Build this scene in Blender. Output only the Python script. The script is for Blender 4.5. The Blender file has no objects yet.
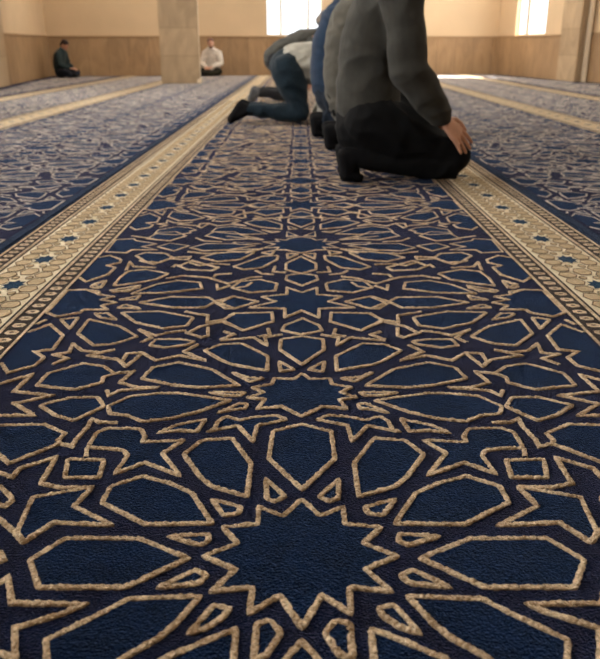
import bpy, bmesh, math, random
from mathutils import Vector, Matrix, noise
from mathutils.geometry import tessellate_polygon
random.seed(7)
C = bpy.context.scene.collection
PI = math.pi
# ------------------------------------------------------------------ camera
F = 760.0; H = 0.6; CX = 300.0; HY = 46.0
TH = math.atan((329.5 - HY) / F); CT, ST = math.cos(TH), math.sin(TH)
cam = bpy.data.cameras.new('camera'); cam.sensor_fit = 'HORIZONTAL'; cam.sensor_width = 36
cam.lens = 36 * F / 600
co = bpy.data.objects.new('camera', cam); C.objects.link(co)
co.location = (0, 0, H); co.rotation_euler = (PI/2 - TH, 0, 0)
cam.dof.use_dof = True; cam.dof.focus_distance = 1.35; cam.dof.aperture_fstop = 8
cam.clip_start = .02
bpy.context.scene.camera = co
vs = bpy.context.scene.view_settings
vs.view_transform = 'Standard'; vs.look = 'None'; vs.gamma = 1; vs.use_curve_mapping = False
vs.exposure = 0.28

def ground(px, py):
    zc = F * H / (CT * (py - HY))
    return ((px - CX) * zc / F, (zc - H * ST) / CT)

# ------------------------------------------------------------------ materials
def mat(name, col, rough=.8, sheen=0, stint=(1,1,1), srough=.4, nscale=None, namt=.3, bscale=None, bamt=.3, bdist=.002, spec=.3, col2=None, detail=4, stretch=None):
    m = bpy.data.materials.new(name); m.use_nodes = True
    nt = m.node_tree; b = nt.nodes['Principled BSDF']
    b.inputs['Base Color'].default_value = (*col, 1); b.inputs['Roughness'].default_value = rough
    b.inputs['Specular IOR Level'].default_value = spec
    if sheen:
        b.inputs['Sheen Weight'].default_value = sheen; b.inputs['Sheen Tint'].default_value = (*stint, 1)
        b.inputs['Sheen Roughness'].default_value = srough
    tc = nt.nodes.new('ShaderNodeTexCoord')
    src = tc.outputs['Object']
    if stretch:
        mp = nt.nodes.new('ShaderNodeMapping'); mp.inputs['Scale'].default_value = stretch
        nt.links.new(src, mp.inputs['Vector']); src = mp.outputs['Vector']
    if nscale:
        n = nt.nodes.new('ShaderNodeTexNoise'); n.inputs['Scale'].default_value = nscale; n.inputs['Detail'].default_value = detail
        nt.links.new(src, n.inputs['Vector'])
        r = nt.nodes.new('ShaderNodeValToRGB')
        r.color_ramp.elements[0].position = .3; r.color_ramp.elements[1].position = .7
        c2 = col2 or tuple(c * (1 - namt) for c in col)
        r.color_ramp.elements[0].color = (*c2, 1)
        r.color_ramp.elements[1].color = (*(col if col2 else tuple(min(1, c * (1 + namt)) for c in col)), 1)
        nt.links.new(n.outputs['Fac'], r.inputs['Fac']); nt.links.new(r.outputs['Color'], b.inputs['Base Color'])
    if bscale:
        n = nt.nodes.new('ShaderNodeTexNoise'); n.inputs['Scale'].default_value = bscale; n.inputs['Detail'].default_value = 3
        nt.links.new(src, n.inputs['Vector'])
        bp = nt.nodes.new('ShaderNodeBump'); bp.inputs['Strength'].default_value = bamt; bp.inputs['Distance'].default_value = bdist
        nt.links.new(n.outputs['Fac'], bp.inputs['Height']); nt.links.new(bp.outputs['Normal'], b.inputs['Normal'])
    return m

M = {}
def pile(name, fine, dark, light, sheen, stint):
    """carpet pile: fine tuft grain, brushed patches, velvet sheen"""
    m = mat(name, fine, .95, sheen, stint, .16, bscale=330, bamt=1.0, bdist=.008, spec=.02)
    nt = m.node_tree; b = nt.nodes['Principled BSDF']; tc = [n for n in nt.nodes if n.type == 'TEX_COORD'][0]
    n1 = nt.nodes.new('ShaderNodeTexNoise'); n1.inputs['Scale'].default_value = 210; n1.inputs['Detail'].default_value = 3
    n2 = nt.nodes.new('ShaderNodeTexNoise'); n2.inputs['Scale'].default_value = 22; n2.inputs['Detail'].default_value = 5; n2.inputs['Distortion'].default_value = .8
    for n in (n1, n2): nt.links.new(tc.outputs['Object'], n.inputs['Vector'])
    ad = nt.nodes.new('ShaderNodeMath'); ad.operation = 'MULTIPLY_ADD'; ad.inputs[1].default_value = .55
    mu = nt.nodes.new('ShaderNodeMath'); mu.operation = 'MULTIPLY'; mu.inputs[1].default_value = .45
    nt.links.new(n2.outputs['Fac'], mu.inputs[0]); nt.links.new(n1.outputs['Fac'], ad.inputs[0]); nt.links.new(mu.outputs[0], ad.inputs[2])
    r = nt.nodes.new('ShaderNodeValToRGB'); r.color_ramp.elements[0].position = .40; r.color_ramp.elements[1].position = .62
    r.color_ramp.elements[0].color = (*dark, 1); r.color_ramp.elements[1].color = (*light, 1)
    nt.links.new(ad.outputs[0], r.inputs['Fac']); nt.links.new(r.outputs['Color'], b.inputs['Base Color'])
    return m
M['band'] = pile('pile_band', (.01,.01,.03), (.0003,.0018,.0085), (.0009,.0078,.033), .36, (.50,.50,.84))
M['fill'] = pile('pile_navy', (.01,.02,.06), (.0003,.0022,.0105), (.0010,.0100,.042), .40, (.32,.52,1.0))
M['line'] = pile('pile_beige', (.5,.35,.2), (.38,.25,.14), (.97,.77,.53), .60, (1,.95,.88))
M['pale'] = pile('pile_pale_grey_beige', (.6,.5,.4), (.36,.31,.27), (.78,.71,.64), .40, (1,.93,.88))
M['cream'] = pile('pile_cream', (.6,.5,.35), (.74,.64,.46), (.93,.83,.63), .2, (1,.95,.9))
M['tan'] = pile('pile_tan', (.4,.3,.18), (.46,.35,.215), (.68,.53,.34), .15, (1,.9,.8))
M['brown'] = pile('pile_brown', (.06,.04,.03), (.014,.010,.010), (.040,.030,.028), .25, (.9,.85,.85))
M['outline'] = pile('pile_outline', (.1,.06,.03), (.10,.065,.04), (.19,.13,.08), .15, (.9,.85,.85))
M['edge'] = pile('pile_edge_blue', (.01,.02,.05), (.002,.006,.018), (.006,.016,.042), .35, (.5,.65,1))
M['blue'] = pile('pile_star_blue', (.03,.06,.12), (.008,.026,.055), (.020,.055,.105), .2, (.6,.75,1))
CM = ['band','fill','line','cream','tan','brown','edge','blue','outline','pale']
CI = {k: i for i, k in enumerate(CM)}
M['wall'] = mat('cream_plaster', (.59,.44,.285), .75, nscale=1.5, namt=.05, bscale=60, bamt=.1, bdist=.001)
M['ceiling'] = mat('white_plaster', (.75,.70,.62), .8)
M['floor'] = mat('grey_screed', (.25,.23,.21), .9)
M['frame'] = mat('window_frame_white', (.55,.50,.42), .5)
def stone(name, c1, c2, c3, w, h, sq):
    m = mat(name, c1, .45, spec=.35)
    nt = m.node_tree; b = nt.nodes['Principled BSDF']; tc = [n for n in nt.nodes if n.type == 'TEX_COORD'][0]
    br = nt.nodes.new('ShaderNodeTexBrick'); br.offset = 0 if not sq else .0
    br.inputs['Color1'].default_value = (*c1, 1); br.inputs['Color2'].default_value = (*c2, 1); br.inputs['Mortar'].default_value = (*c3, 1)
    br.inputs['Scale'].default_value = 1; br.inputs['Brick Width'].default_value = w; br.inputs['Row Height'].default_value = h
    br.inputs['Mortar Size'].default_value = .006; br.inputs['Mortar Smooth'].default_value = .3
    nt.links.new(tc.outputs['UV'], br.inputs['Vector'])
    n = nt.nodes.new('ShaderNodeTexNoise'); n.inputs['Scale'].default_value = 2.6; n.inputs['Detail'].default_value = 7; n.inputs['Distortion'].default_value = 1.6
    mp = nt.nodes.new('ShaderNodeMapping'); mp.inputs['Scale'].default_value = (1.6, 1.6, .7)
    nt.links.new(tc.outputs['Object'], mp.inputs['Vector']); nt.links.new(mp.outputs['Vector'], n.inputs['Vector'])
    r = nt.nodes.new('ShaderNodeValToRGB'); r.color_ramp.elements[0].position = .32; r.color_ramp.elements[1].position = .68
    r.color_ramp.elements[0].color = (.84,.82,.80,1); r.color_ramp.elements[1].color = (1.14,1.12,1.10,1)
    mx = nt.nodes.new('ShaderNodeMix'); mx.data_type = 'RGBA'; mx.blend_type = 'MULTIPLY'; mx.inputs[0].default_value = 1
    nt.links.new(n.outputs['Fac'], r.inputs['Fac'])
    nt.links.new(br.outputs['Color'], mx.inputs[6]); nt.links.new(r.outputs['Color'], mx.inputs[7]); nt.links.new(mx.outputs[2], b.inputs['Base Color'])
    return m
M['slab'] = stone('travertine_wainscot', (.345,.225,.125), (.29,.185,.10), (.21,.135,.075), .42, 2.0, 0)
M['block'] = stone('stone_block', (.43,.32,.205), (.37,.275,.175), (.28,.21,.13), 3.0, .445, 1)
M['cap'] = mat('stone_cap', (.30,.19,.10), .5)
M['trim_and_lit_side'] = mat('pale_trim_and_lit_side', (.78,.66,.50), .5)  # pale trim; on the pillar side the paleness stands for light
g = bpy.data.materials.new('window_glass'); g.use_nodes = True; nt = g.node_tree
nt.nodes.remove(nt.nodes['Principled BSDF'])
t_ = nt.nodes.new('ShaderNodeBsdfTransparent'); gl = nt.nodes.new('ShaderNodeBsdfGlossy'); gl.inputs['Roughness'].default_value = .02
mx = nt.nodes.new('ShaderNodeMixShader'); mx.inputs[0].default_value = .06
nt.links.new(t_.outputs[0], mx.inputs[1]); nt.links.new(gl.outputs[0], mx.inputs[2]); nt.links.new(mx.outputs[0], nt.nodes['Material Output'].inputs['Surface'])
M['glass'] = g
def fabric(name, c, sheen=.1, ns=18, b=.35):
    return mat(name, c, .9, sheen, (1,1,1), .5, nscale=ns, namt=.18, bscale=260, bamt=b, bdist=.002, spec=.15)

# ------------------------------------------------------------------ helpers
def link(name, me, mats, parent=None):
    o = bpy.data.objects.new(name, me); C.objects.link(o)
    for m in mats: me.materials.append(m)
    if parent: o.parent = parent
    return o
def pyobj(name, V, Fc, mats, parent=None, mi=None, smooth=False):
    me = bpy.data.meshes.new(name); me.from_pydata(V, [], Fc)
    o = link(name, me, mats, parent)
    if mi: me.polygons.foreach_set('material_index', mi)
    if smooth: me.polygons.foreach_set('use_smooth', [True] * len(Fc))
    me.update(); return o
def empty(name, loc=(0,0,0), rz=0):
    o = bpy.data.objects.new(name, None); C.objects.link(o); o.location = loc; o.rotation_euler = (0,0,rz); return o
def tag(o, label, cat, group=None):
    o['label'] = label; o['category'] = cat
    if group: o['group'] = group
def struct(o): o['kind'] = 'structure'; return o

# ------------------------------------------------------------------ carpet pattern, drawn on the floor
# closed shapes (c) and open lines (o); coordinates are sighting marks later laid on the floor plane in metres
S = """
c 66,539 140,539.5 188,559 125,588 39,588 30,561
o -14,470 0,473 12,478 20,469 56,458 41,484 60,488 92,488
c 92,488 74,507 112,526 54,523 23,543 17,533 33,498
o -10,512 0,520 14,532 22,541
c 68,460 104,461 99,478 65,478
o 86,458 87,449
o -12,484 0,487 11,497 12,501 5,507 -9,503
o -12,590 0,583 8,578 12,604 84,605 66,613 15,629 15,664 8,656 -8,652
o -10,550 0,553 4,561 -8,566
f 0,426 44,425 65,434 58,441 60,444 9,464 -2,454 -14,440
o 118,423 100,423 92,419 88,427 76,440 72,447 60,444
c 88,448 97,433 108,429 130,429 141,430 145,437 142,443 183,441 162,454 180,476 145,463 115,474 128,456 124,451 110,449
c 143,477 111,487 102,503 145,525 212,524 192,494 170,484
c 202,441 184,455 200,477 212,487 247,497 251,464 232,439
c 302,425 273,432 269,459 302,490 335,459 331,432
c 266,480 285,497 275,502 267,499
c 212,500 241,508 238,514 224,516
c 170,537 208,535 209,541 200,546
c 302,500 283,517 259,508 258,525 223,528 238,544 204,557 236,570 212,592 253,588 249,614 280,596 302,628 322,596 351,614 349,588 391,592 365,570 397,557 363,544 381,528 345,525 343,508 320,517
c 160,588 195,571 207,576 198,584
c 190,633 214,606 229,609 224,617 206,629
c 270,621 281,634 266,656 254,659 257,625
c 200,597 128,600 100,615 46,641 48,676 104,678 124,658 160,638 176,624
c 236,630 220,636 168,658 130,684 160,720 225,715 233,665
c 302,642 288,658 268,690 280,730 302,760 324,730 336,690 316,658
f 28,333 50,325 63,336 53,350 34,352 44,358 35,366 8,373 2,364
o 52,365 68,359 53,355 69,353 73,344 82,351 100,353 115,350 89,356 118,360 126,367 142,354
o 126,367 122,362 127,354 142,353
o 142,353 156,361 180,356 206,361 184,352 198,345
c 150,346 166,348 188,345 194,342 180,340 156,340
o 141,343 152,338 139,330 156,336 168,333 186,331
c 84,364 48,374 37,386 75,390 102,383 103,378 114,374 104,367
o 114,374 133,372 120,383 138,388 159,388 120,391 109,396 107,391
o -10,388 0,384 32,375 14,392 52,396 15,404 34,416 0,416 -10,417
c 40,406 72,398 98,398 104,407 74,421 56,416
c 108,407 130,397 160,394 180,394 230,401 196,413 170,419 143,422 128,416 110,414
c 142,379 153,368 179,363 212,370 239,386 200,388 176,386
c 159,433 176,426 205,420 197,432 180,431
c 208,432 238,426 253,442 257,426 286,420 276,416 253,418 240,421 226,417 218,422 214,430
c 219,413 240,404 247,405 245,409 232,410
c 210,393 245,393 240,396 226,396
c 233,373 246,378 262,379 250,382
c 279,362 294,370 281,372
c 302,374 294,380 274,379 272,385 253,388 264,393 248,398 265,400 258,409 282,407 302,417 322,407 346,409 339,400 356,398 340,393 351,388 332,385 330,379 310,380
c 205,351 221,345 242,344 268,357 267,371 232,365 220,360
c 281,340 302,337 323,340 324,350 302,365 280,350
o 220,341 254,338 267,346 265,338 282,335
o 268,329 270,335 258,337
c 303,319 285,326 282,331 302,335 322,331 319,326
c 250,308 285,309 285,318 302,311 319,318 319,309 354,308 328,302 342,297 317,295 317,288 302,293 287,288 287,295 262,297 276,302
c 233,314 272,313 273,322 243,331 223,321
c 220,303 234,297 258,302 234,309
c 232,288 240,282 260,280 277,284 275,291 250,293
c 132,294 156,285 178,281 200,283 202,289 170,293
c 140,303 170,297.5 208,298 216,302 204,308 174,308 146,304
o 216,302 226,299 233,297
o 216,303 226,309 234,309
c 122,313 160,312 193,318 187,326 164,329 136,323
o 185,312 208,316 207,323 224,320 234,315
o 189,333 200,327 222,322 240,329
o 186,333 202,338 208,336 208,328
o 220,340 234,335 224,332
c 42,313 57,317 80,313 84,310 108,310 101,306 116,303 100,300 114,297 98,295 100,292 84,290 66,291
c 61,320 78,318 70,329
o 36,325 46,320
c 89,320 78,334 94,346 116,344 137,337 120,327
c 95,314 108,314 116,320 101,318
c 91,287 106,281 102,286 97,289
c 121,300 140,296 136,300
c 118,308 126,305 140,309
o 112,293 140,288
f 122,235 136,236 143,232 139,228 148,227 153,222
c 106,252 126,253 132,250 156,250 142,247 156,244 136,241 134,239 116,240
f 98,258 110,256 121,260 120,263 107,266 115,268 108,275 86,282 78,278
c 92,285 106,281 101,288
o 68,291 86,290 100,295
c 136,256 146,253 166,254 172,258 160,263 146,262
o 126,271 130,262 134,267 156,268
c 120,278 128,272 146,270 168,274 156,280 132,284 114,286
c 111,291 140,286 128,292
c 147,239 158,233 176,232 186,236 170,241
c 158,247 170,243.5 188,246 174,251
o 170,258 190,257 188,260 170,259
c 206,236 214,232 234,232 250,239 226,240
c 191,248 206,244 232,244 254,246 228,250 204,251
c 201,258 216,254 240,252 254,253 240,260 218,262
c 234,267 262,257 278,256 277,260 262,268 244,270
o 172,268 176,265 188,270 212,271 218,268 192,261 180,266
o 166,279 184,276 208,278 228,284 250,278 262,277
o 213,278 216,275 232,274
o 217,285 218,290 230,286
c 301,237 290,238.5 286,240.5 276,239.5 279,242 264,242 275,244.5 264,248 279,247.5 276,250 286,250 292,251.5 301,253 310,251.5 316,250 326,250 323,247.5 338,248 327,244.5 338,242 323,242 326,239.5 316,240.5 312,238.5
o 226,236.5 246,238.5 262,240
c 234,242.5 260,244 238,245
c 226,250.5 262,249.5 240,253
o 188,252 206,254 228,253
c 287,254 288,259 298,254.5
c 287,232 287,236.5 297,236
o 154,239 132,236
c 262,253 274,251 272,255
o 196,238 204,241 222,242
o 140,261 154,264.5 166,260.5
o 232,289 246,287 252,283
o 256,271 262,274 274,275
o 190,263 200,266 212,264 230,265
c 286,224 301,221 316,224 316,230 301,236 287,230
c 301,257 286,264 286,270 301,274 316,270 316,264
c 287,276 301,274 316,276 318,280 302,286 286,280
c 276,228 278,234 260,235 246,227 260,224
o 275,267 273,272 286,273
o 262,249 245,254
o 264,240 246,236
"""
PAT = []
for ln in S.strip().split('\n'):
    k, *pp = ln.split()
    PAT.append((k, [ground(*map(float, p.split(','))) for p in pp]))
X0 = ground(301.5, 400)[0]
def mirrored(pts): return [(X0 + 1.035 * (X0 - x), y) for x, y in pts]
def ctr(pts): return (sum(p[0] for p in pts) / len(pts), sum(p[1] for p in pts) / len(pts))
def U(y): return 519.35 * (1 / (y - HY)) - H * ST / CT        # floor distance of a sighting row
PER = 0.00238 * 519.35
B0, B1 = U(379), U(379) + PER
FULL = []                                                      # (kind, pts, detailed)
for k, p in PAT:
    FULL.append((k, p))
    if abs(ctr(p)[0] - X0) > .012: FULL.append((k, mirrored(p)))
BLOCK = [(k, p) for k, p in FULL if B0 <= ctr(p)[1] < B1]

class MB:
    def __init__(s): s.V = []; s.F = []; s.I = []
    def poly(s, pts, z, m):
        tris = tessellate_polygon([[Vector((x, y, 0)) for x, y in pts]])
        b = len(s.V); s.V += [(x, y, z) for x, y in pts]
        for t in tris:
            a, c, d = (pts[i] for i in t)
            cr = (c[0]-a[0])*(d[1]-a[1]) - (c[1]-a[1])*(d[0]-a[0])
            s.F.append(tuple(b + i for i in (t if cr > 0 else t[::-1]))); s.I.append(CI[m])
    def quad(s, x0, x1, y0, y1, z, m): s.poly4([(x0,y0),(x1,y0),(x1,y1),(x0,y1)], z, m)
    def poly4(s, p, z, m):
        b = len(s.V); s.V += [(x, y, z) for x, y in p]; s.F.append((b,b+1,b+2,b+3)); s.I.append(CI[m])
    def slab(s, p, z0, z1, m):
        n = len(p); b = len(s.V); s.V += [(x, y, z0) for x, y in p] + [(x, y, z1) for x, y in p]
        s.F += [tuple(b+i for i in range(n))[::-1], tuple(b+n+i for i in range(n))] + [(b+i, b+(i+1)%n, b+n+(i+1)%n, b+n+i) for i in range(n)]; s.I += [CI[m]]*(n+2)
    def ribbon(s, pts, closed, w, h, m, fine=False, z=0):
        n = len(pts)
        if fine:                                                # resample, with slight wander of the tufted line
            q = []
            segs = n if closed else n - 1
            for i in range(segs):
                a, c = pts[i], pts[(i+1) % n]
                L = math.dist(a, c); k = max(1, int(L / .0032))
                for j in range(k): q.append((a[0]+(c[0]-a[0])*j/k, a[1]+(c[1]-a[1])*j/k))
            if not closed: q.append(pts[-1])
            if closed:  # soften the corners a little
                q = [((q[i-1][0]+2*q[i][0]+q[(i+1)%len(q)][0])/4, (q[i-1][1]+2*q[i][1]+q[(i+1)%len(q)][1])/4) for i in range(len(q))]
            pts = q; n = len(pts)
        rows = []
        for i, (x, y) in enumerate(pts):
            a = pts[i-1] if (closed or i) else pts[i]; c = pts[(i+1) % n] if (closed or i < n-1) else pts[i]
            d1 = Vector((x-a[0], y-a[1])); d2 = Vector((c[0]-x, c[1]-y))
            if d1.length < 1e-7: d1 = d2.copy()
            if d2.length < 1e-7: d2 = d1.copy()
            if d1.length < 1e-7: d1 = d2 = Vector((1,0))
            d1.normalize(); d2.normalize()
            t = d1 + d2
            if t.length < .35: t = d1 * .35 + t
            t.normalize(); nn = Vector((-t.y, t.x))
            k = 1 / max(.62, abs(nn.dot(Vector((-d1.y, d1.x)))))
            hw = w / 2 * k
            r = []
            prof = ((-1,0),(-.93,.7),(-.55,.95),(0,1.05),(.55,.95),(.93,.7),(1,0)) if fine else ((-1,0),(-.6,1),(.6,1),(1,0))
            wn = noise.noise(Vector((x*60, y*60, 1.3))) * .14 + noise.noise(Vector((x*210, y*210, 4.3))) * .30 if fine else 0
            hn = noise.noise(Vector((x*230, y*230, 9.1))) * .7 if fine else 0
            for u, hh in prof:
                ju = random.uniform(-.13, .13) if fine else 0
                jt = random.uniform(-.0010, .0010) if fine else 0
                jh = random.uniform(-.25, .25) + hn if fine and hh else 0
                r.append((x + nn.x*hw*(u*(1+wn)+ju) + t.x*jt, y + nn.y*hw*(u*(1+wn)+ju) + t.y*jt, z + h*max(0, hh+jh)))
            rows.append(r)
        P = len(rows[0]); b = len(s.V)
        for r in rows: s.V += r
        for i in range(n if closed else n-1):
            j = (i+1) % n
            for q in range(P-1):
                s.F.append((b+i*P+q+1, b+i*P+q, b+j*P+q, b+j*P+q+1)); s.I.append(CI[m])
    def out(s, name, parent=None): return pyobj(name, s.V, s.F, [M[k] for k in CM], parent, s.I)

LW = .0079
def shapes(mb, items, f=lambda p: p, fine=False, ok=lambda c: True, w=LW, lm='line'):
    for i_, (k, p) in enumerate(items):
        q = [f(a) for a in p]
        if not ok(ctr(q)): continue
        if k in 'cf': mb.poly(q, .0009 + (len(mb.V) * 7 % 41) * .000015, 'fill')
        mb.ribbon(q, k == 'c', w, .0030 if fine else .0018, lm, fine)

def clipfill(pts): return pts
R = H / CT                                                     # lateral metres per unit of sight ratio
YN, YF = -2.6, 18.3
def border(mb, xin, xout, sgn, inner=True, outer=True, y0=YN, y1=None, simple=False):
    """patterned cream border strip running away along +Y between |x| = xin .. xout"""
    y1 = y1 or YF
    W = xout - xin; X = lambda f: sgn * (xin + f * W)
    def strip(a, b, z, m):
        p = [(X(a), y0), (X(b), y0), (X(b), y1), (X(a), y1)]
        if sgn < 0: p = [p[1], p[0], p[3], p[2]]
        mb.slab(p, 0, z, m)
    def hexa(cx, cy, w, l, m, z, line=True):
        p = [(cx-w*.5, cy), (cx-w*.28, cy-l*.5), (cx+w*.28, cy-l*.5), (cx+w*.5, cy), (cx+w*.28, cy+l*.5), (cx-w*.28, cy+l*.5)]
        mb.poly(p, z, m)
        if line: mb.ribbon(p, True, .0030, .0010, 'outline', z=z-.0004)
    strip(0, 1, .0008, 'cream')
    # guard stripes on both sides of the cream field
    for (a, b) in ((.0, .20), (.80, 1.0)):
        strip(a, b, .0014, 'brown')
        for e in (a, b):
            d = .022 if e == a else -.022
            strip(min(e, e+d), max(e, e+d), .0024, 'line')
        e = b if a < .5 else a
        d = .028 if a < .5 else -.028
        strip(min(e+d*.35, e+d), max(e+d*.35, e+d), .0016, 'brown')
        y = y0; cx = X((a+b)/2); mw = abs(X(.12)-X(0)) ; q = 0
        while y < y1:
            # small hooked lozenge
            l = .032
            p = [(cx-mw*.36, y-l*.15), (cx-mw*.15, y-l*.42), (cx+mw*.30, y-l*.36), (cx+mw*.38, y+l*.12), (cx+mw*.13, y+l*.42), (cx-mw*.30, y+l*.34)]
            p = [(cx+(u-cx)*1.18, y+(v-y)*1.05) for u, v in p]
            mb.poly(p, .0026, 'line')
            if not simple and y < 7: mb.poly([(cx+(u-cx)*.36, y+(v-y)*.30) for u, v in p], .0030, 'outline')
            y += .047; q += 1
    L = .26; y = y0 + .12; cxm = X(.5); w3 = abs(X(.66) - X(.5))
    while y < y1 - .1:
        s = []
        for i in range(16):
            r = (1.0 if i % 2 == 0 else .66)
            a = i * PI / 8
            s.append((cxm + math.cos(a)*.035*r, y + math.sin(a)*.050*r))
        mb.poly(s, .0028, 'blue'); 
        if not simple: mb.ribbon(s, True, .004, .0022, 'cream', z=.0010)
        for c in (-1, 1):
            for j in range(4):
                hexa(cxm + c*w3*1.02, y + (j+.5)*L/4, .050, .050 if j % 2 else .056, 'tan', .0024, not simple and y < 9)
            for d in (-1, 1):                                    # little buds beside each star
                hexa(cxm + c*.019, y + d*.070, .020, .026, 'tan', .0024, not simple and y < 6)
        hexa(cxm, y + L/2, .052, .062, 'tan', .0024, not simple and y < 9)
        y += L

# room frame: the hall stands turned a little against the carpet rows
OX, OY = -5.29, 16.94; RA = math.atan2(1.26, 9.72); EX = (math.cos(RA), math.sin(RA)); EY = (math.sin(RA), -math.cos(RA)); RW = 9.80; RL = 22.0; RH = 4.2
def room(a, b, z=0): return (OX + EX[0]*a + EY[0]*b, OY + EX[1]*a + EY[1]*b, z)
def wallx(y, side):                                             # x of the side wall's face at floor distance y
    a = 0 if side < 0 else RW
    b = (OY + EX[1]*a - y) / math.cos(RA)
    return OX + EX[0]*a + EY[0]*b
def backy(x): return OY + (x - OX) * math.tan(RA) - .05

# ---- middle carpet
r_in, r_out, r_edge = .955, 1.43, 1.51
mid = empty('prayer_carpet', (0,0,0))
tag(mid, 'navy prayer carpet with beige star lattice in the middle row, men kneeling on it', 'carpet', 'mosque carpet rolls')
xl, xr = -r_in * R, r_in * R * 1.045
mb = MB()
mb.slab([(xl, YN), (xr, YN), (xr, backy(xr)-.06), (xl, backy(xl)-.06)], -.008, 0, 'band')
inside = lambda c: xl - .02 < c[0] < xr + .02
YCUT = U(232)
def clipx(q):
    return (min(max(q[0], xl + .004), xr - .004), q[1])
for k, p in FULL:
    if ctr(p)[1] < YCUT: shapes(mb, [(k, p)], clipx, fine=(ctr(p)[1] < U(250)), ok=inside, w=LW if ctr(p)[1] < U(400) else .0083)
for n in range(1, 14):
    shapes(mb, BLOCK, lambda a, n=n: clipx((a[0], a[1] + n*PER)), ok=lambda c: c[1] >= YCUT and c[1] < backy(0) - .3, w=.0084)
for n in (1, 2, 3):
    shapes(mb, BLOCK, lambda a, n=n: clipx((a[0], a[1] - n*PER)), ok=lambda c: YN + .1 < c[1] < .42)
mb.out('carpet_field', mid)
for sgn, sc in ((-1, 1.0), (1, 1.045)):
    mb = MB(); a, b, e = r_in*R*sc, r_out*R*sc, r_edge*R*sc
    yb = min(backy(sgn*a), backy(sgn*e)) - .06
    p = [(sgn*a, YN), (sgn*e, YN), (sgn*e, yb), (sgn*a, yb)]
    mb.slab(p if sgn > 0 else [p[1], p[0], p[3], p[2]], -.008, 0, 'edge')
    border(mb, a, b, sgn, y1=yb)
    # thick rolled blue selvedge
    for (u, v, hz) in ((b+.003, e-.004, .004), (b+.012, e-.014, .007)):
        q = [(sgn*u, YN), (sgn*v, YN), (sgn*v, yb), (sgn*u, yb)]
        mb.slab(q if sgn > 0 else [q[1], q[0], q[3], q[2]], .0, hz, 'edge')
    mb.out('carpet_border', mid)

def side_carpet(x0, x1, bx0, bx1, sgn, label, towall=False):
    """field from x0 to x1 and, beyond it, a cream border from bx0 to bx1 (ratios)"""
    root = empty('prayer_carpet', (0,0,0)); tag(root, label, 'carpet', 'mosque carpet rolls')
    A, B = x0*R + .003, x1*R
    mb = MB()
    c = (A + B) / 2 * sgn; sc = (B - A) / (xr - xl)
    lim = lambda y: (wallx(y, sgn) - sgn*.05)
    def ywall(x):                                                # where the side wall's face reaches x
        a_ = 0 if sgn < 0 else RW
        b_ = (x + sgn*.05 - OX - EX[0]*a_) / EY[0]
        return OY + EX[1]*a_ + EY[1]*b_
    yb0 = backy(sgn*A) - .06
    if towall:
        if sgn < 0:
            y0 = ywall(-A) + .02; xe = lim(backy(-5.2)-.1)
            p = [(-A, y0), (-A, yb0), (xe, backy(xe)-.06)]
        else:
            ye = backy(wallx(18.1, 1)) - .1
            p = [(A, YN), (lim(YN), YN), (lim(ye), ye), (A, yb0)]
    else:
        O = bx1*R; yO = backy(sgn*B) - .06
        if sgn < 0 and lim(YN) > -B:
            yc = ywall(-B) + .02
            p = [(-A, YN), (-A, yb0), (-B, yO), (-B, yc), (lim(YN), YN)]
        else:
            p = [(sgn*A, YN), (sgn*B, YN), (sgn*B, yO), (sgn*A, yb0)]
    ar = sum(p[i][0]*p[(i+1)%len(p)][1] - p[(i+1)%len(p)][0]*p[i][1] for i in range(len(p)))
    if ar < 0: p = p[::-1]
    mb.slab(p, -.008, 0, 'band')
    def okc(q):
        if not YN + .1 < q[1] < backy(q[0]) - .3: return False
        return (sgn*q[0] < sgn*lim(q[1]) - .16) and sgn*q[0] > A
    xm = (xl + xr) / 2
    cl = (lambda q: q) if towall else (lambda q: (sgn*min(max(sgn*q[0], A + .004), B - .004), q[1]))
    for rp in ([0] if not towall else [0, 1, 2]):
        cc = c if not towall else sgn*(A + (xr-xl)/2 + rp*(xr-xl))
        s2 = sc if not towall else 1
        for n in range(-3, 14):
            shapes(mb, BLOCK, lambda a, n=n, cc=cc, s2=s2: cl((cc + (a[0]-xm)*s2, a[1] + n*PER)), ok=lambda q: okc(q) and (not towall or sgn*q[0] > A + .12), w=.0085, lm='pale')
    mb.out('carpet_field', root)
    if not towall:
        mb = MB(); a, b = bx0*R, bx1*R
        yb = min(backy(sgn*a), backy(sgn*b)) - .06
        ys = YN
        if sgn < 0 and lim(YN) > -b: ys = ywall(-b) + .05
        p = [(sgn*a, ys), (sgn*b, ys), (sgn*b, yb), (sgn*a, yb)]
        mb.slab(p if sgn > 0 else [p[1], p[0], p[3], p[2]], -.008, 0, 'edge')
        border(mb, a, b, sgn, y0=ys, y1=yb, simple=True)
        mb.out('carpet_border', root)
    return root
# ratios: left rows then right rows
side_carpet(1.512, 3.55, 3.55, 4.05, -1, 'grey-blue patterned carpet just left of the middle row, the pillar standing on it')
side_carpet(4.052, 5.35, 5.35, 5.82, -1, 'second carpet row left of the middle, between two thin cream stripes')
# the left-hand wall cuts this row off
side_carpet(5.822, 8.3, 0, 0, -1, 'outermost carpet along the left wall beneath the man in the corner', True)
side_carpet(1.512*1.045, 3.42, 3.42, 3.88, 1, 'grey-blue patterned carpet right of the middle row, beyond the kneeling man\'s hand')
side_carpet(3.882, 5.38, 5.38, 5.85, 1, 'second carpet row to the right, edged by the far thin cream stripe')
side_carpet(5.852, 9, 0, 0, 1, 'outermost carpet along the right wall under the window', True)

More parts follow.
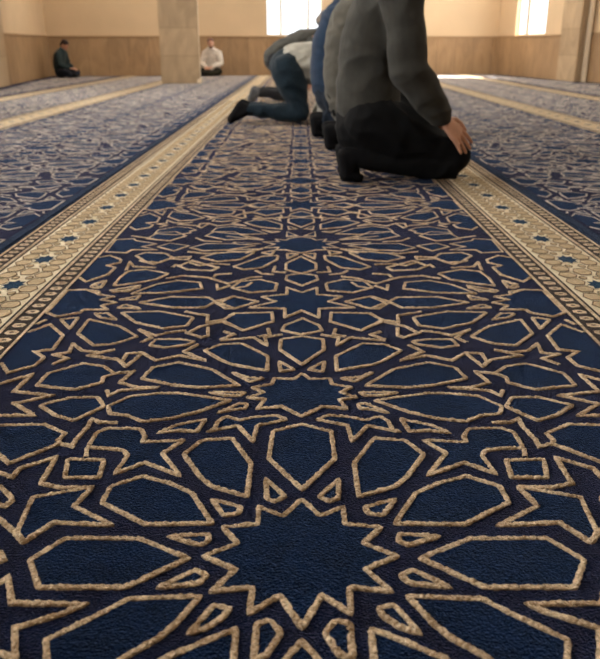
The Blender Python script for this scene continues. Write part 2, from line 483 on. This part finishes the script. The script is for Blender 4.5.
# ------------------------------------------------------------------ room shell
def boxes(name, bl, m, parent=None, uv=True, bevel=0):
    """boxes in the room frame: (a0,a1,b0,b1,z0,z1); UV in metres"""
    bm = bmesh.new()
    uvl = bm.loops.layers.uv.new('UVMap')
    for a0,a1,b0,b1,z0,z1 in bl:
        vs_ = [bm.verts.new((x, y, z)) for z in (z0,z1) for y in (b0,b1) for x in (a0,a1)]
        for f, ax in (((0,1,3,2),2),((4,6,7,5),2),((0,4,5,1),1),((2,3,7,6),1),((0,2,6,4),0),((1,5,7,3),0)):
            fc = bm.faces.new([vs_[i] for i in f])
            for lp in fc.loops:
                c = lp.vert.co
                lp[uvl].uv = (c.y, c.z) if ax == 0 else ((c.x, c.z) if ax == 1 else (c.x, c.y))
    bmesh.ops.recalc_face_normals(bm, faces=bm.faces)
    if bevel: bmesh.ops.bevel(bm, geom=bm.edges[:], offset=bevel, segments=2, affect='EDGES')
    me = bpy.data.meshes.new(name); bm.to_mesh(me); bm.free()
    o = link(name, me, [m], parent)
    if parent is None:
        o.location = (OX, OY, 0); o.rotation_euler = (0, 0, RA); o.scale = (1, 1, 1)
    return o
# local frame: +x = a (right along the back wall), -y = b (towards the camera)
def rb(a0,a1,b0,b1,z0,z1): return (a0,a1,-b1,-b0,z0,z1)
T = .25
def wall_with_holes(name, along, fixed0, fixed1, s0, s1, holes, z1=RH):
    """along 'a' (back wall) or 'b' (side wall)"""
    bl = []; cur = s0
    mk = (lambda u0,u1,z0_,z1_: rb(u0,u1,fixed0,fixed1,z0_,z1_)) if along == 'a' else (lambda u0,u1,z0_,z1_: rb(fixed0,fixed1,u0,u1,z0_,z1_))
    for h0, h1, hz0, hz1 in sorted(holes):
        bl.append(mk(cur, h0, 0, z1)); bl.append(mk(h0, h1, 0, hz0)); bl.append(mk(h0, h1, hz1, z1)); cur = h1
    bl.append(mk(cur, s1, 0, z1))
    return struct(boxes(name, bl, M['wall']))
WZ0, WZ1 = .80, 3.1
backw = [(4.60, 5.83, WZ0, WZ1)]
rightw = [(.95, 2.43, WZ0, WZ1)]
added_sidew = [(7.0, 8.6, WZ0, WZ1), (11.0, 12.6, WZ0, WZ1), (15.0, 16.6, WZ0, WZ1)]  # unseen left-wall windows, added to bring in daylight
PB = 3.93                                                        # where the right wall steps back
wall_with_holes('wall_back', 'a', -T, 0, -T, RW+T, backw)
wall_with_holes('wall_left', 'b', -T, 0, 0, RL, added_sidew)
wall_with_holes('wall_right', 'b', RW, RW+.2, 0, PB, rightw)
wall_with_holes('wall_right', 'b', RW+.22, RW+.22+T, PB-.3, RL, [])
struct(boxes('wall_front', [rb(-T, RW+T+.3, RL, RL+T, 0, RH)], M['wall']))
struct(boxes('floor', [rb(-T, RW+.5, -T, RL+T, -.2, -.0085)], M['floor']))
struct(boxes('ceiling', [rb(-T, RW+.5, -T, RL+T, RH, RH+.2)], M['ceiling']))
# stone wainscot with a cap, split round the windows that reach down to it
WH = .77
struct(boxes('trim_1', [rb(0, RW, 0, .03, 0, WH)], M['slab']))
struct(boxes('trim_2', [rb(0, RW, 0, .045, WH, WH+.03)], M['cap']))
struct(boxes('trim_3', [rb(0, .03, .03, RL, 0, WH)], M['slab']))
struct(boxes('trim_4', [rb(0, .045, .045, RL, WH, WH+.03)], M['cap']))
struct(boxes('trim_5', [rb(RW-.03, RW, .03, 3.2, 0, WH)], M['slab']))
struct(boxes('trim_6', [rb(RW-.045, RW, .045, 3.2, WH, WH+.03)], M['cap']))
struct(boxes('trim_7', [rb(RW+.19, RW+.22, PB, RL, 0, WH+.02)], M['slab']))
struct(boxes('trim_8', [rb(RW+.175, RW+.22, PB, RL, WH+.02, WH+.05)], M['cap']))
struct(boxes('trim_9', [rb(RW+.10, RW+.16, PB, PB+.05, 0, RH)], M['trim_and_lit_side']))
# wall piers
struct(boxes('wall_pier_right', [rb(RW-.035, RW+.10, 3.2, PB, 0, RH)], M['block']))
struct(boxes('wall_pier_left', [rb(.0, .07, 4.05, 4.9, 0, RH)], M['block']))
# windows
def window(n, along, f, s0, s1, bars, z0=WZ0, z1=WZ1, out=1, light=0, lcol=(1,.97,.92), bw=.05):
    """f: wall face coordinate; glass sits .1 m outside it (out=+1 → larger coordinate)"""
    mk = (lambda u0,u1,v0,v1,z0_,z1_: rb(u0,u1,v0,v1,z0_,z1_)) if along == 'a' else (lambda u0,u1,v0,v1,z0_,z1_: rb(v0,v1,u0,u1,z0_,z1_))
    d0, d1 = sorted((f + out*.08, f + out*.13)); fw = .035
    bl = [mk(s0, s0+fw, d0, d1, z0, z1), mk(s1-fw, s1, d0, d1, z0, z1), mk(s0+fw, s1-fw, d0, d1, z0, z0+fw), mk(s0+fw, s1-fw, d0, d1, z1-fw, z1)]
    for b_ in bars: bl.append(mk(b_-bw/2, b_+bw/2, d0, d1, z0+fw, z1-fw))
    fr = struct(boxes('window_%d' % n, bl, M['frame']))
    g0, g1 = sorted((f + out*.100, f + out*.106))
    pane = boxes('window_pane', [mk(s0+fw, s1-fw, g0, g1, z0+fw, z1-fw)], M['glass'], fr)
    if light:
        L = bpy.data.lights.new('daylight_window_%d' % n, 'AREA'); L.shape = 'RECTANGLE'; L.size = s1-s0-.02; L.size_y = z1-z0-.02
        L.energy = light; L.color = lcol
        o = bpy.data.objects.new('daylight_window_%d' % n, L); C.objects.link(o)
        fo = f + out*.20; mid_ = (s0+s1)/2
        p = room(mid_, fo, (z0+z1)/2) if along == 'a' else room(fo, mid_, (z0+z1)/2)
        o.location = p
        # facing into the hall
        if along == 'a': dr = Vector((EY[0], EY[1], 0)) 
        else: dr = Vector((-EX[0]*out, -EX[1]*out, 0))
        o.rotation_euler = dr.to_track_quat('-Z', 'Y').to_euler()
K = 1.0
window(1, 'a', 0, 4.60, 5.83, (4.93, 5.52), out=-1, light=75*K)
window(2, 'b', RW, .95, 2.43, (1.38,), out=1, light=60*K, bw=.16)
for i, h in enumerate(added_sidew):  # added windows out of view, each with its own fill light
    window(3+i, 'b', 0, h[0], h[1], ((h[0]+h[1])/2,), out=-1, light=110*K)
# pillar
def block_pillar():
    root = empty('stone_pillar', (-2.075, 13.98, 0), RA)
    tag(root, 'square beige stone block pillar standing on the carpet left of the men', 'pillar')
    bm = bmesh.new(); uvl = bm.loops.layers.uv.new('UVMap')
    hw = .325; z = 0.0; hs = .445
    def bx(x0,x1,y0,y1,z0,z1,bev):
        r = bmesh.ops.create_cube(bm, size=1); 
        for v in r['verts']: v.co = Vector((x0+(v.co.x+.5)*(x1-x0), y0+(v.co.y+.5)*(y1-y0), z0+(v.co.z+.5)*(z1-z0)))
        es = list({e for v in r['verts'] for e in v.link_edges})
        bmesh.ops.bevel(bm, geom=es, offset=bev, segments=2, affect='EDGES')
    while z < RH - .01:
        z1 = min(RH-.002, z + hs); bx(-hw, hw, -hw, hw, z, z1, .006); z = z1
    for f in bm.faces:
        for lp in f.loops:
            c = lp.vert.co; lp[uvl].uv = (c.x + c.y, c.z)
    me = bpy.data.meshes.new('pillar_shaft'); bm.to_mesh(me); bm.free()
    link('pillar_shaft', me, [M['block']], root)
    bm = bmesh.new()
    bx(hw+.001, hw+.014, -hw, hw, 0, RH-.002, .003)  # shaft's lit right side, put into a paler slab colour
    me = bpy.data.meshes.new('painted_lit_side'); bm.to_mesh(me); bm.free()
    link('painted_lit_side', me, [M['trim_and_lit_side']], root)
    bm = bmesh.new()
    bx(hw-.05, hw+.03, -hw-.02, hw+.02, 0, .07, .006)
    me = bpy.data.meshes.new('pillar_foot'); bm.to_mesh(me); bm.free()
    link('pillar_foot', me, [M['trim_and_lit_side']], root)
block_pillar()

# unseen ceiling lamps added to brighten the hall (above the picture)
em = bpy.data.materials.new('fill_panel_diffuser'); em.use_nodes = True
em.node_tree.nodes['Principled BSDF'].inputs['Emission Color'].default_value = (1,.86,.66,1)
em.node_tree.nodes['Principled BSDF'].inputs['Emission Strength'].default_value = 4
fillspec = [(2.4,2.6,70),(7.4,2.6,120),(2.4,8.0,80),(7.4,8.0,80),(2.6,13.2,38),(6.8,13.4,38)]
for a, b, pw in fillspec:
    p = room(a, b, RH)
    root = empty('fill_panel', (p[0], p[1], RH-.06), RA); tag(root, 'added square ceiling panel, out of view, brightening the prayer hall', 'lamp', 'added ceiling fill panels')
    fr = pyobj('fill_panel_housing', [(x*.6,y*.6,z) for z in (.0,.06) for x,y in ((-1,-1),(1,-1),(1,1),(-1,1))], [(3,2,1,0),(4,5,6,7),(0,1,5,4),(1,2,6,5),(2,3,7,6),(3,0,4,7)], [M['ceiling']], root)
    pyobj('fill_panel_diffuser', [(x*.55,y*.55,z) for z in (-.012,.0) for x,y in ((-1,-1),(1,-1),(1,1),(-1,1))], [(3,2,1,0),(4,5,6,7),(0,1,5,4),(1,2,6,5),(2,3,7,6),(3,0,4,7)], [em], root)
    L = bpy.data.lights.new('fill_panel_light', 'AREA'); L.size = 1.1; L.energy = pw; L.color = (1,.93,.83)
    o = bpy.data.objects.new('fill_panel_light', L); C.objects.link(o); o.location = (p[0], p[1], RH-.08)
# sun slipping through the right-hand window
sun = bpy.data.lights.new('sun', 'SUN'); sun.energy = 45; sun.angle = .01; sun.color = (1,.93,.82)
so = bpy.data.objects.new('sun', sun); C.objects.link(so); so.location = (12, 6, 12)
so.rotation_euler = Vector((-.9, .10, -1.0)).to_track_quat('-Z', 'Y').to_euler()
w = bpy.data.worlds.new('sky'); bpy.context.scene.world = w; w.use_nodes = True
w.node_tree.nodes['Background'].inputs['Color'].default_value = (.9,.95,1,1); w.node_tree.nodes['Background'].inputs['Strength'].default_value = 2.0

# ------------------------------------------------------------------ people
def V3(*a): return Vector(a)
class Vol:
    def __init__(s): s.V = []; s.F = []
    def tube(s, pts, rads, side=None, n=18):
        pts = [Vector(p) for p in pts]; rr = [(r, r) if not isinstance(r, tuple) else r for r in rads]
        frames = []
        for i, p in enumerate(pts):
            t = (pts[min(i+1, len(pts)-1)] - pts[max(i-1, 0)]).normalized()
            sd = Vector(side) if side is not None else (V3(0,1,0) if abs(t.y) < .9 else V3(1,0,0))
            sd = (sd - t * sd.dot(t)).normalized(); frames.append((t, sd, t.cross(sd)))
        rings = []
        def ring(c, sd, dp, a, b):
            rings.append([c + sd*(a*math.cos(2*PI*k/n)) + dp*(b*math.sin(2*PI*k/n)) for k in range(n)])
        t, sd, dp = frames[0]; a, b = rr[0]; m = min(a, b)
        for ph in (80, 60, 40, 20): ring(pts[0] - t*(m*math.sin(math.radians(ph))), sd, dp, a*math.cos(math.radians(ph)), b*math.cos(math.radians(ph)))
        for p, (t, sd, dp), (a, b) in zip(pts, frames, rr): ring(p, sd, dp, a, b)
        t, sd, dp = frames[-1]; a, b = rr[-1]; m = min(a, b)
        for ph in (20, 40, 60, 80): ring(pts[-1] + t*(m*math.sin(math.radians(ph))), sd, dp, a*math.cos(math.radians(ph)), b*math.cos(math.radians(ph)))
        b0 = len(s.V)
        for r in rings: s.V += [tuple(v) for v in r]
        R_ = len(rings)
        for i in range(R_-1):
            for k in range(n):
                s.F.append((b0+i*n+k, b0+i*n+(k+1)%n, b0+(i+1)*n+(k+1)%n, b0+(i+1)*n+k))
        s.F.append(tuple(b0+k for k in range(n))[::-1]); s.F.append(tuple(b0+(R_-1)*n+k for k in range(n)))
    def ell(s, c, rx, ry, rz, ax=None):
        """ellipsoid, axes matrix ax (forward, side, up)"""
        f, sd, u = ax or (V3(1,0,0), V3(0,1,0), V3(0,0,1)); c = Vector(c); n, m_ = 18, 12; b0 = len(s.V)
        for i in range(1, m_):
            a = PI*i/m_
            for k in range(n):
                p = 2*PI*k/n
                s.V.append(tuple(c + f*(rx*math.sin(a)*math.cos(p)) + sd*(ry*math.sin(a)*math.sin(p)) + u*(rz*math.cos(a))))
        for i in range(m_-2):
            for k in range(n): s.F.append((b0+i*n+k, b0+(i+1)*n+k, b0+(i+1)*n+(k+1)%n, b0+i*n+(k+1)%n))
        s.F.append(tuple(b0+k for k in range(n))); s.F.append(tuple(b0+(m_-2)*n+k for k in range(n))[::-1])
    def grow(s, name, m, parent, voxel=.01, smooth=4, wr=0, wrs=9, seed=0, stretch=(1,1,1), cut=None):
        me = bpy.data.meshes.new(name); me.from_pydata(s.V, [], s.F)
        bm = bmesh.new(); bm.from_mesh(me); bmesh.ops.recalc_face_normals(bm, faces=bm.faces); bm.to_mesh(me); bm.free()
        o = bpy.data.objects.new(name, me); C.objects.link(o)
        r = o.modifiers.new('r', 'REMESH'); r.mode = 'VOXEL'; r.voxel_size = voxel; r.use_smooth_shade = True
        sm = o.modifiers.new('s', 'SMOOTH'); sm.iterations = smooth; sm.factor = .5
        dg = bpy.context.evaluated_depsgraph_get(); dg.update()
        m2 = bpy.data.meshes.new_from_object(o.evaluated_get(dg)); o.modifiers.clear(); o.data = m2; bpy.data.meshes.remove(me); m2.name = name
        if wr:
            nr = [v.normal.copy() for v in m2.vertices]
            for v, nn in zip(m2.vertices, nr):
                c = v.co
                q = Vector((c.x*stretch[0], c.y*stretch[1], c.z*stretch[2])) * wrs + Vector((seed, seed*.7, 0))
                q += noise.noise_vector(q*.5) * .7
                f = 1 - abs(noise.noise(q)) * 2.4
                v.co = c + nn * (wr * (f - .45))
        for v in m2.vertices:
            if v.co.z < .0015: v.co.z = .0015
        m2.materials.clear(); m2.materials.append(m)
        o.parent = parent
        return o

def lerp(a, b, t): return Vector(a).lerp(Vector(b), t)
def hand(vol, wrist, dirn, palm_n, sgn, k=1.0, curl=.5, fing=True):
    """wrist point, pointing direction, palm normal (out of the back of the hand), sgn: thumb side"""
    d = Vector(dirn).normalized(); u = Vector(palm_n); u = (u - d*u.dot(d)).normalized(); s_ = -d.cross(u) * sgn
    w = Vector(wrist)
    vol.tube([w - d*.02*k, w + d*.03*k, w + d*.07*k, w + d*.09*k], [(.026*k,.020*k), (.034*k,.017*k), (.041*k,.014*k), (.039*k,.011*k)], side=s_)
    for off, ln in ((.031, .070), (.011, .080), (-.010, .074), (-.029, .057)):
        p = w + d*.092*k + s_*(off*1.12*k); dd = (d + s_*off*5.5).normalized(); q = [p - d*.02*k]; a = 0; cur = p
        q.append(cur)
        for sg in (.45, .30, .25):
            a += curl * .45
            dv = (dd*math.cos(a) - u*math.sin(a)); cur = cur + dv*(ln*sg*k); q.append(cur)
        vol.tube(q, [.0095*k, .0092*k, .0086*k, .0080*k, .0068*k], n=12)
    p = w + d*.030*k + s_*.026*k
    q = [p, p + (d*.5+s_*.7)*.030*k, p + (d*.78+s_*.60)*.058*k - u*.006*k, p + (d*.95+s_*.45)*.082*k - u*.012*k]
    vol.tube(q, [.013*k, .012*k, .0105*k, .0085*k], n=12)

def head(vol, c, f, u, k=1.0):
    f = Vector(f).normalized(); u = Vector(u); u = (u - f*u.dot(f)).normalized(); s_ = u.cross(f)
    c = Vector(c); ax = (f, s_, u)
    vol.ell(c + u*.025*k - f*.008*k, .096*k, .076*k, .088*k, ax)
    vol.ell(c + f*.020*k - u*.040*k, .068*k, .058*k, .075*k, ax)      # face and jaw
    vol.ell(c + f*.060*k - u*.088*k, .026*k, .026*k, .022*k, ax)      # chin
    vol.tube([c + f*.082*k + u*.008*k, c + f*.098*k - u*.018*k, c + f*.106*k - u*.034*k], [.009*k, .011*k, .014*k], side=s_, n=10)
    vol.ell(c + f*.084*k - u*.060*k, .012*k, .026*k, .009*k, ax)      # lips
    for e in (-1, 1):
        vol.ell(c + s_*(e*.077*k) - f*.006*k - u*.012*k, .017*k, .009*k, .030*k, ax)   # ears
        vol.ell(c + s_*(e*.030*k) + f*.076*k + u*.022*k, .014*k, .022*k, .008*k, ax)   # brows
    return f, s_, u

def person(name, label, P, mats, loc, rz=0, k=1.0, voxel=.01, fine=.01, hem=.30, seed=1, hands=True, beard=False, shirt_name='sweater', group=None, wr=.006, hairlong=0):
    root = empty(name, loc, rz); tag(root, label, 'person', group)
    root.scale = (k, k, k)
    body = Vol(); top = Vol(); leg = Vol()
    sp = P['spine']                                                # list of (point, width, depth) pelvis → shoulders
    pts = [s_[0] for s_ in sp]
    body.tube(pts, [(s_[1]-.022, s_[2]-.022) for s_ in sp], side=(0,1,0), n=24)
    hc = Vector(P['head']); nb = Vector(pts[-1])
    body.tube([nb, lerp(nb, hc, .5), lerp(nb, hc, .8)], [.062, .056, .055], n=16)
    f, s_, u = head(body, hc, P['face'], P['up'])
    # shirt over the torso, from the hem up
    i0 = P.get('hem', 1)
    top.tube(pts[i0:], [(q[1]+.006, q[2]+.006) for q in sp[i0:]], side=(0,1,0), n=28)
    q0 = sp[i0]; q1 = sp[i0+1]
    top.tube([lerp(q0[0], q1[0], -.06), lerp(q0[0], q1[0], .10)], [(q0[1]+.004, q0[2]+.004)]*2, side=(0,1,0), n=28)
    tdir = (Vector(pts[-1]) - Vector(pts[-2])).normalized()
    top.tube([nb - tdir*.02, nb + (hc-nb).normalized()*.035], [.085, .066], n=18)      # collar
    for S_ in ('L', 'R'):
        if 'shoulder'+S_ not in P: continue
        sh, el, wr_ = (Vector(P[j+S_]) for j in ('shoulder', 'elbow', 'wrist'))
        body.tube([sh, lerp(sh, el, .5), el, lerp(el, wr_, .35), wr_], [.052, .045, .038, .039, .027])
        ab = P.get('sleeve', .014)
        cx = lerp(sh, nb, .35)
        top.tube([cx, sh, lerp(sh, el, .45), el, lerp(el, wr_, .4), lerp(el, wr_, .88)], [.075, .060+ab, .053+ab, .047+ab, .044+ab, .034+ab*.6], n=20)
        if P.get('cuff', True): top.tube([lerp(el, wr_, .84), lerp(el, wr_, .955)], [.036+ab*.4, .031+ab*.4], n=20)
        hd = P.get('hand'+S_)
        if hands and hd: hand(body, wr_, hd[0], hd[1], hd[2], curl=hd[3] if len(hd) > 3 else .5, k=hd[4] if len(hd) > 4 else 1)
    pel = sp[0]
    leg.tube([sp[0][0], sp[1][0]], [(sp[0][1]+.004, sp[0][2]+.004), (sp[1][1]-.004, sp[1][2]-.004)], side=(0,1,0), n=24)
    socks = []
    for S_ in ('L', 'R'):
        hp, kn, an, he, ba, to = (Vector(P[j+S_]) for j in ('hip', 'knee', 'ankle', 'heel', 'ball', 'toe'))
        kn2 = Vector(P.get('shin'+S_, kn))
        tr = P.get('thigh', .092)
        body.tube([hp, lerp(hp, kn, .5), kn], [tr-.030, min(.072, tr-.04), .046]); body.tube([kn, kn2, lerp(kn2, an, .3), lerp(kn2, an, .7), an], [.045, .045, .049, .040, .032])
        leg.tube([hp, lerp(hp, kn, .35), lerp(hp, kn, .75), kn], [tr+.008, tr+.002, .078, .068], n=22)
        leg.tube([kn, kn2, lerp(kn2, an, .3), lerp(kn2, an, .7), lerp(kn2, an, .93)], [.066, .066, .067, .058, .052], n=20)
        body.tube([an, lerp(an, ba, .5), ba, to], [.033, .032, .030, .020]); body.tube([an, he], [.033, .028])
        sk = Vol(); sk.tube([lerp(kn2, an, .82), an, he], [.046, .042, .036], n=16); sk.tube([he, lerp(he, ba, .5), ba, to], [(.038,.034), (.042,.034), (.044,.030), (.036,.022)], side=(0,1,0), n=16)
        sk.tube([an, ba], [.042, .034], n=16)
        socks.append(sk)
    b = body.grow('body', mats['skin'], root, voxel=fine, smooth=3)
    top.grow(shirt_name, mats['top'], root, voxel=voxel, smooth=5, wr=wr, wrs=7, seed=seed, stretch=P.get('fold', (1,.7,1.9)))
    leg.grow('trousers', mats['leg'], root, voxel=voxel, smooth=5, wr=wr, wrs=7, seed=seed+3, stretch=(1.3,1,1.3))
    for sk in socks: sk.grow('sock', mats['sock'], root, voxel=voxel, smooth=3)
    hr = Vol(); ax = (f, s_, u)
    hr.ell(hc + u*.042 - f*.020, .098, .083, .082, ax); hr.ell(hc - f*.050 - u*.012, .062, .072, .070, ax)
    hr.grow('hair', mats['hair'], root, voxel=voxel*.8, smooth=3, wr=.003, wrs=40)
    for e in (-1, 1):
        ey = Vol(); ey.ell(hc + s_*(e*.030) + f*.078 + u*.006, .010, .013, .009, ax)
        ey.grow('eye', mats['eye'], root, voxel=.004, smooth=1)
    if beard:
        bd = Vol(); bd.ell(hc + f*.050 - u*.080, .050, .055, .045, ax); bd.ell(hc + f*.078 - u*.045, .018, .034, .010, ax)
        bd.grow('beard', mats['hair'], root, voxel=voxel*.8, smooth=2, wr=.003, wrs=40)
    return root

skin = mat('skin', (.56,.30,.20), .5, nscale=30, namt=.08, bscale=200, bamt=.15, bdist=.001, spec=.35)
hair_b = mat('dark_brown_hair', (.035,.02,.014), .6, nscale=60, namt=.3)
hair_g = mat('grey_hair', (.18,.16,.14), .6, nscale=60, namt=.2)
eye = mat('dark_eye', (.02,.015,.012), .3)
black = fabric('black_trouser_cloth', (.0045,.0047,.0055), .0)
sockm = fabric('black_sock_knit', (.005,.005,.006), .0)

def kneel(sx=1.0, lean=0.0, back=0.0, hd=(.15, 0, 1.06), hem=1, arms=None):
    P = dict(
        spine=[((.02,0,.27), .170, .125), ((-.005,0,.36), .172, .130), ((-.010,0,.48), .166, .128), ((.005+lean*.3,0,.62), .180, .138), ((.035+lean*.6,0,.75), .190, .130), ((.075+lean,0,.86), .150, .088)],
        head=hd, face=(.93,0,-.36), up=(.3,0,1), hem=hem,
        hipL=(.05,.10,.27), hipR=(.05,-.10,.27), kneeL=(.50,.135,.125), kneeR=(.50,-.135,.125), shinL=(.49,.135,.075), shinR=(.49,-.135,.075),
        ankleL=(-.01-back,.10,.120), ankleR=(-.01-back,-.10,.120), heelL=(-.055-back,.10,.125), heelR=(-.055-back,-.10,.125),
        ballL=(-.045-back,.10,.036), ballR=(-.045-back,-.10,.036), toeL=(.015-back,.10,.024), toeR=(.015-back,-.10,.024), thigh=.112,
        shoulderL=(.07+lean,.195,.80), shoulderR=(.07+lean,-.195,.80))
    P.update(arms or dict(elbowL=(.14,.25,.50), elbowR=(.17,-.245,.50), wristL=(.40,.17,.285), wristR=(.405,-.175,.285),
        handL=((.75,-.05,-.55), (.5,.1,.8), -1, .6), handR=((.62,.03,-.66), (.66,-.10,.66), 1, .28)))
    return P

Pn = kneel(lean=.06, back=.02, hd=(.24,0,1.08))
Pn['spine'] = [((.035,0,.240), .180, .145), ((.035,0,.335), .180, .146), ((.035,0,.47), .172, .140), ((.055,0,.62), .185, .145), ((.100,0,.76), .195, .140), ((.150,0,.88), .150, .092)]
Pn.update(shoulderL=(.14,.20,.82), shoulderR=(.14,-.20,.82), elbowR=(.178,-.265,.50), elbowL=(.175,.265,.50), wristR=(.345,-.212,.300), wristL=(.345,.190,.285), handR=((.70,.0,-.70), (.50,-.72,.48), 1, .24, 1.12), handL=((.66,-.03,-.66), (.70,.14,.66), -1, .22),
    sleeve=.036, thigh=.122, kneeR=(.432,-.135,.135), kneeL=(.432,.135,.135), shinR=(.422,-.135,.078), shinL=(.422,.135,.078), fold=(.8,.6,1.3))
person('person', 'man in a dark grey sweater and black trousers kneeling nearest, hand on his knee', Pn,
    dict(skin=skin, top=fabric('charcoal_knit', (.044,.043,.038), .06), leg=black, sock=sockm, hair=hair_b, eye=eye),
    (.280, 3.66, .003), 0, 1.0, voxel=.0075, fine=.0042, seed=2, wr=.009)
P2 = kneel(lean=.0, back=.06, hd=(.12,0,1.05), hem=0)
P2['sleeve'] = .025
person('person', 'man in an olive-grey pullover kneeling directly behind the nearest man', P2,
    dict(skin=skin, top=fabric('olive_grey_knit', (.082,.077,.064), .08), leg=black, sock=sockm, hair=hair_b, eye=eye),
    (.285, 4.80, .003), 0, 1.0, voxel=.010, fine=.009, seed=5, wr=.009)
P3 = kneel(lean=.03, back=.06, hd=(.17,0,1.05))
person('person', 'man in a blue pullover kneeling third in the row, mostly hidden', P3,
    dict(skin=skin, top=fabric('blue_knit', (.015,.030,.060), .08), leg=fabric('dark_navy_cloth', (.012,.018,.03), .03), sock=sockm, hair=hair_b, eye=eye),
    (.215, 5.50, .003), 0, 1.0, voxel=.010, fine=.010, seed=8, wr=.008)
# prostrating man in jeans: hips high, chest sinking to the floor
Pj = dict(spine=[((-.10,0,.43), .170, .145), ((-.03,0,.465), .168, .150), ((.08,0,.470), .175, .160), ((.21,0,.45), .185, .150), ((.33,0,.42), .185, .115), ((.42,0,.34), .12, .08)],
    head=(.50,0,.17), face=(.25,0,-1), up=(1,0,.2), hem=1,
    hipL=(-.095,.09,.42), hipR=(-.095,-.09,.42), kneeL=(.01,.14,.09), kneeR=(.01,-.14,.09), shinL=(.0,.14,.075), shinR=(.0,-.14,.075),
    ankleL=(-.42,.12,.115), ankleR=(-.42,-.12,.115), heelL=(-.48,.12,.150), heelR=(-.48,-.12,.150),
    ballL=(-.56,.12,.040), ballR=(-.56,-.12,.040), toeL=(-.565,.12,.026), toeR=(-.565,-.12,.026), thigh=.125,
    shoulderL=(.34,.17,.38), shoulderR=(.34,-.17,.38), elbowL=(.24,.25,.17), elbowR=(.22,-.24,.18), wristL=(.12,.25,.045), wristR=(.16,-.24,.045),
    handL=((1,0,-.1), (0,0,1), -1, .1), handR=((1,0,-.1), (0,0,1), 1, .1), sleeve=.018, cuff=False)
person('person', 'man in blue jeans and pale grey shirt bowing down, feet in black socks', Pj,
    dict(skin=skin, top=fabric('pale_grey_shirt', (.34,.33,.29), .05), leg=fabric('blue_denim', (.008,.017,.026), .08, ns=60), sock=sockm, hair=hair_b, eye=eye),
    (.00, 6.50, .003), 0, 1.0, voxel=.010, fine=.010, seed=11, wr=.009)
# man beyond him, trunk rising from the knees
Pd = dict(spine=[((-.33,0,.47), .165, .135), ((-.25,0,.535), .165, .130), ((-.14,0,.59), .170, .130), ((-.02,0,.635), .185, .135), ((.09,0,.67), .185, .115), ((.15,0,.70), .12, .08)],
    head=(.22,0,.84), face=(.75,0,-.75), up=(.6,0,.7), hem=0,
    hipL=(-.32,.09,.44), hipR=(-.32,-.09,.44), kneeL=(-.10,.14,.09), kneeR=(-.10,-.14,.09), shinL=(-.11,.14,.075), shinR=(-.11,-.14,.075),
    ankleL=(-.52,.12,.110), ankleR=(-.52,-.12,.110), heelL=(-.58,.12,.140), heelR=(-.58,-.12,.140),
    ballL=(-.62,.12,.040), ballR=(-.62,-.12,.040), toeL=(-.585,.12,.026), toeR=(-.585,-.12,.026), thigh=.105,
    shoulderL=(.09,.18,.65), shoulderR=(.09,-.18,.65), elbowL=(.10,.24,.50), elbowR=(.10,-.24,.50), wristL=(.06,.18,.27), wristR=(.06,-.18,.27),
    handL=((0,-.2,-1), (0,1,0), -1, .4), handR=((0,.2,-1), (0,-1,0), 1, .4), sleeve=.018)
person('person', 'man in dark grey shirt bent forward on his knees beyond the man in jeans', Pd,
    dict(skin=skin, top=fabric('dark_grey_shirt', (.055,.055,.050), .06), leg=fabric('charcoal_cloth', (.018,.018,.02), .05), sock=fabric('grey_sock_knit', (.09,.09,.095)), hair=hair_g, eye=eye),
    (.06, 9.0, .003), 0, 1.0, voxel=.012, fine=.012, seed=14, wr=.009)
def crossleg(hd, face, dip=0):
    return dict(spine=[((0,0,.13), .165, .125), ((-.02,0,.22), .165, .125), ((-.02,0,.34), .165, .130), ((.01,0,.46), .175, .130), ((.05,0,.55), .180, .110), ((.09,0,.61), .12, .08)],
        head=hd, face=face, up=(.3,0,1), hem=0,
        hipL=(.03,.10,.12), hipR=(.03,-.10,.12), kneeL=(.30,.27,.12), kneeR=(.30,-.27,.12), shinL=(.31,.25,.085), shinR=(.31,-.25,.085),
        ankleL=(.34,-.10,.075), ankleR=(.24,.10,.060), heelL=(.34,-.15,.065), heelR=(.24,.15,.055),
        ballL=(.42,-.17,.045), ballR=(.32,.18,.045), toeL=(.46,-.16,.035), toeR=(.36,.19,.035), thigh=.095,
        shoulderL=(.05,.18,.53), shoulderR=(.05,-.18,.53), elbowL=(.10,.24,.29), elbowR=(.10,-.24,.29), wristL=(.28,.09,.22), wristR=(.28,-.09,.22),
        handL=((.8,-.4,-.2), (.1,.1,1), -1, .6), handR=((.8,.4,-.2), (.1,-.1,1), 1, .6), sleeve=.02)
person('person', 'man in dark green jacket sitting on the floor in the far left corner', crossleg((.16,0,.73), (.75,0,-.65)),
    dict(skin=skin, top=fabric('dark_green_cloth', (.022,.034,.036), .05), leg=fabric('dark_blue_cloth', (.012,.014,.022), .04), sock=sockm, hair=mat('black_brown_hair', (.02,.008,.007), .6), eye=eye),
    (-4.80, 16.10, .003), -.15, .84, voxel=.014, fine=.014, seed=17, wr=.008, shirt_name='jacket')
person('person', 'bearded man in white shirt sitting against the back wall right of the pillar', crossleg((.12,0,.76), (.9,.35,-.25)),
    dict(skin=skin, top=fabric('white_shirt_cloth', (.62,.56,.50), .05), leg=fabric('dark_olive_cloth', (.022,.020,.013), .04), sock=sockm, hair=mat('short_brown_hair', (.14,.07,.05), .6), eye=eye),
    (-1.83, 16.95, .003), -PI/2 - .25, .86, voxel=.014, fine=.014, seed=20, wr=.008, shirt_name='shirt', beard=True)
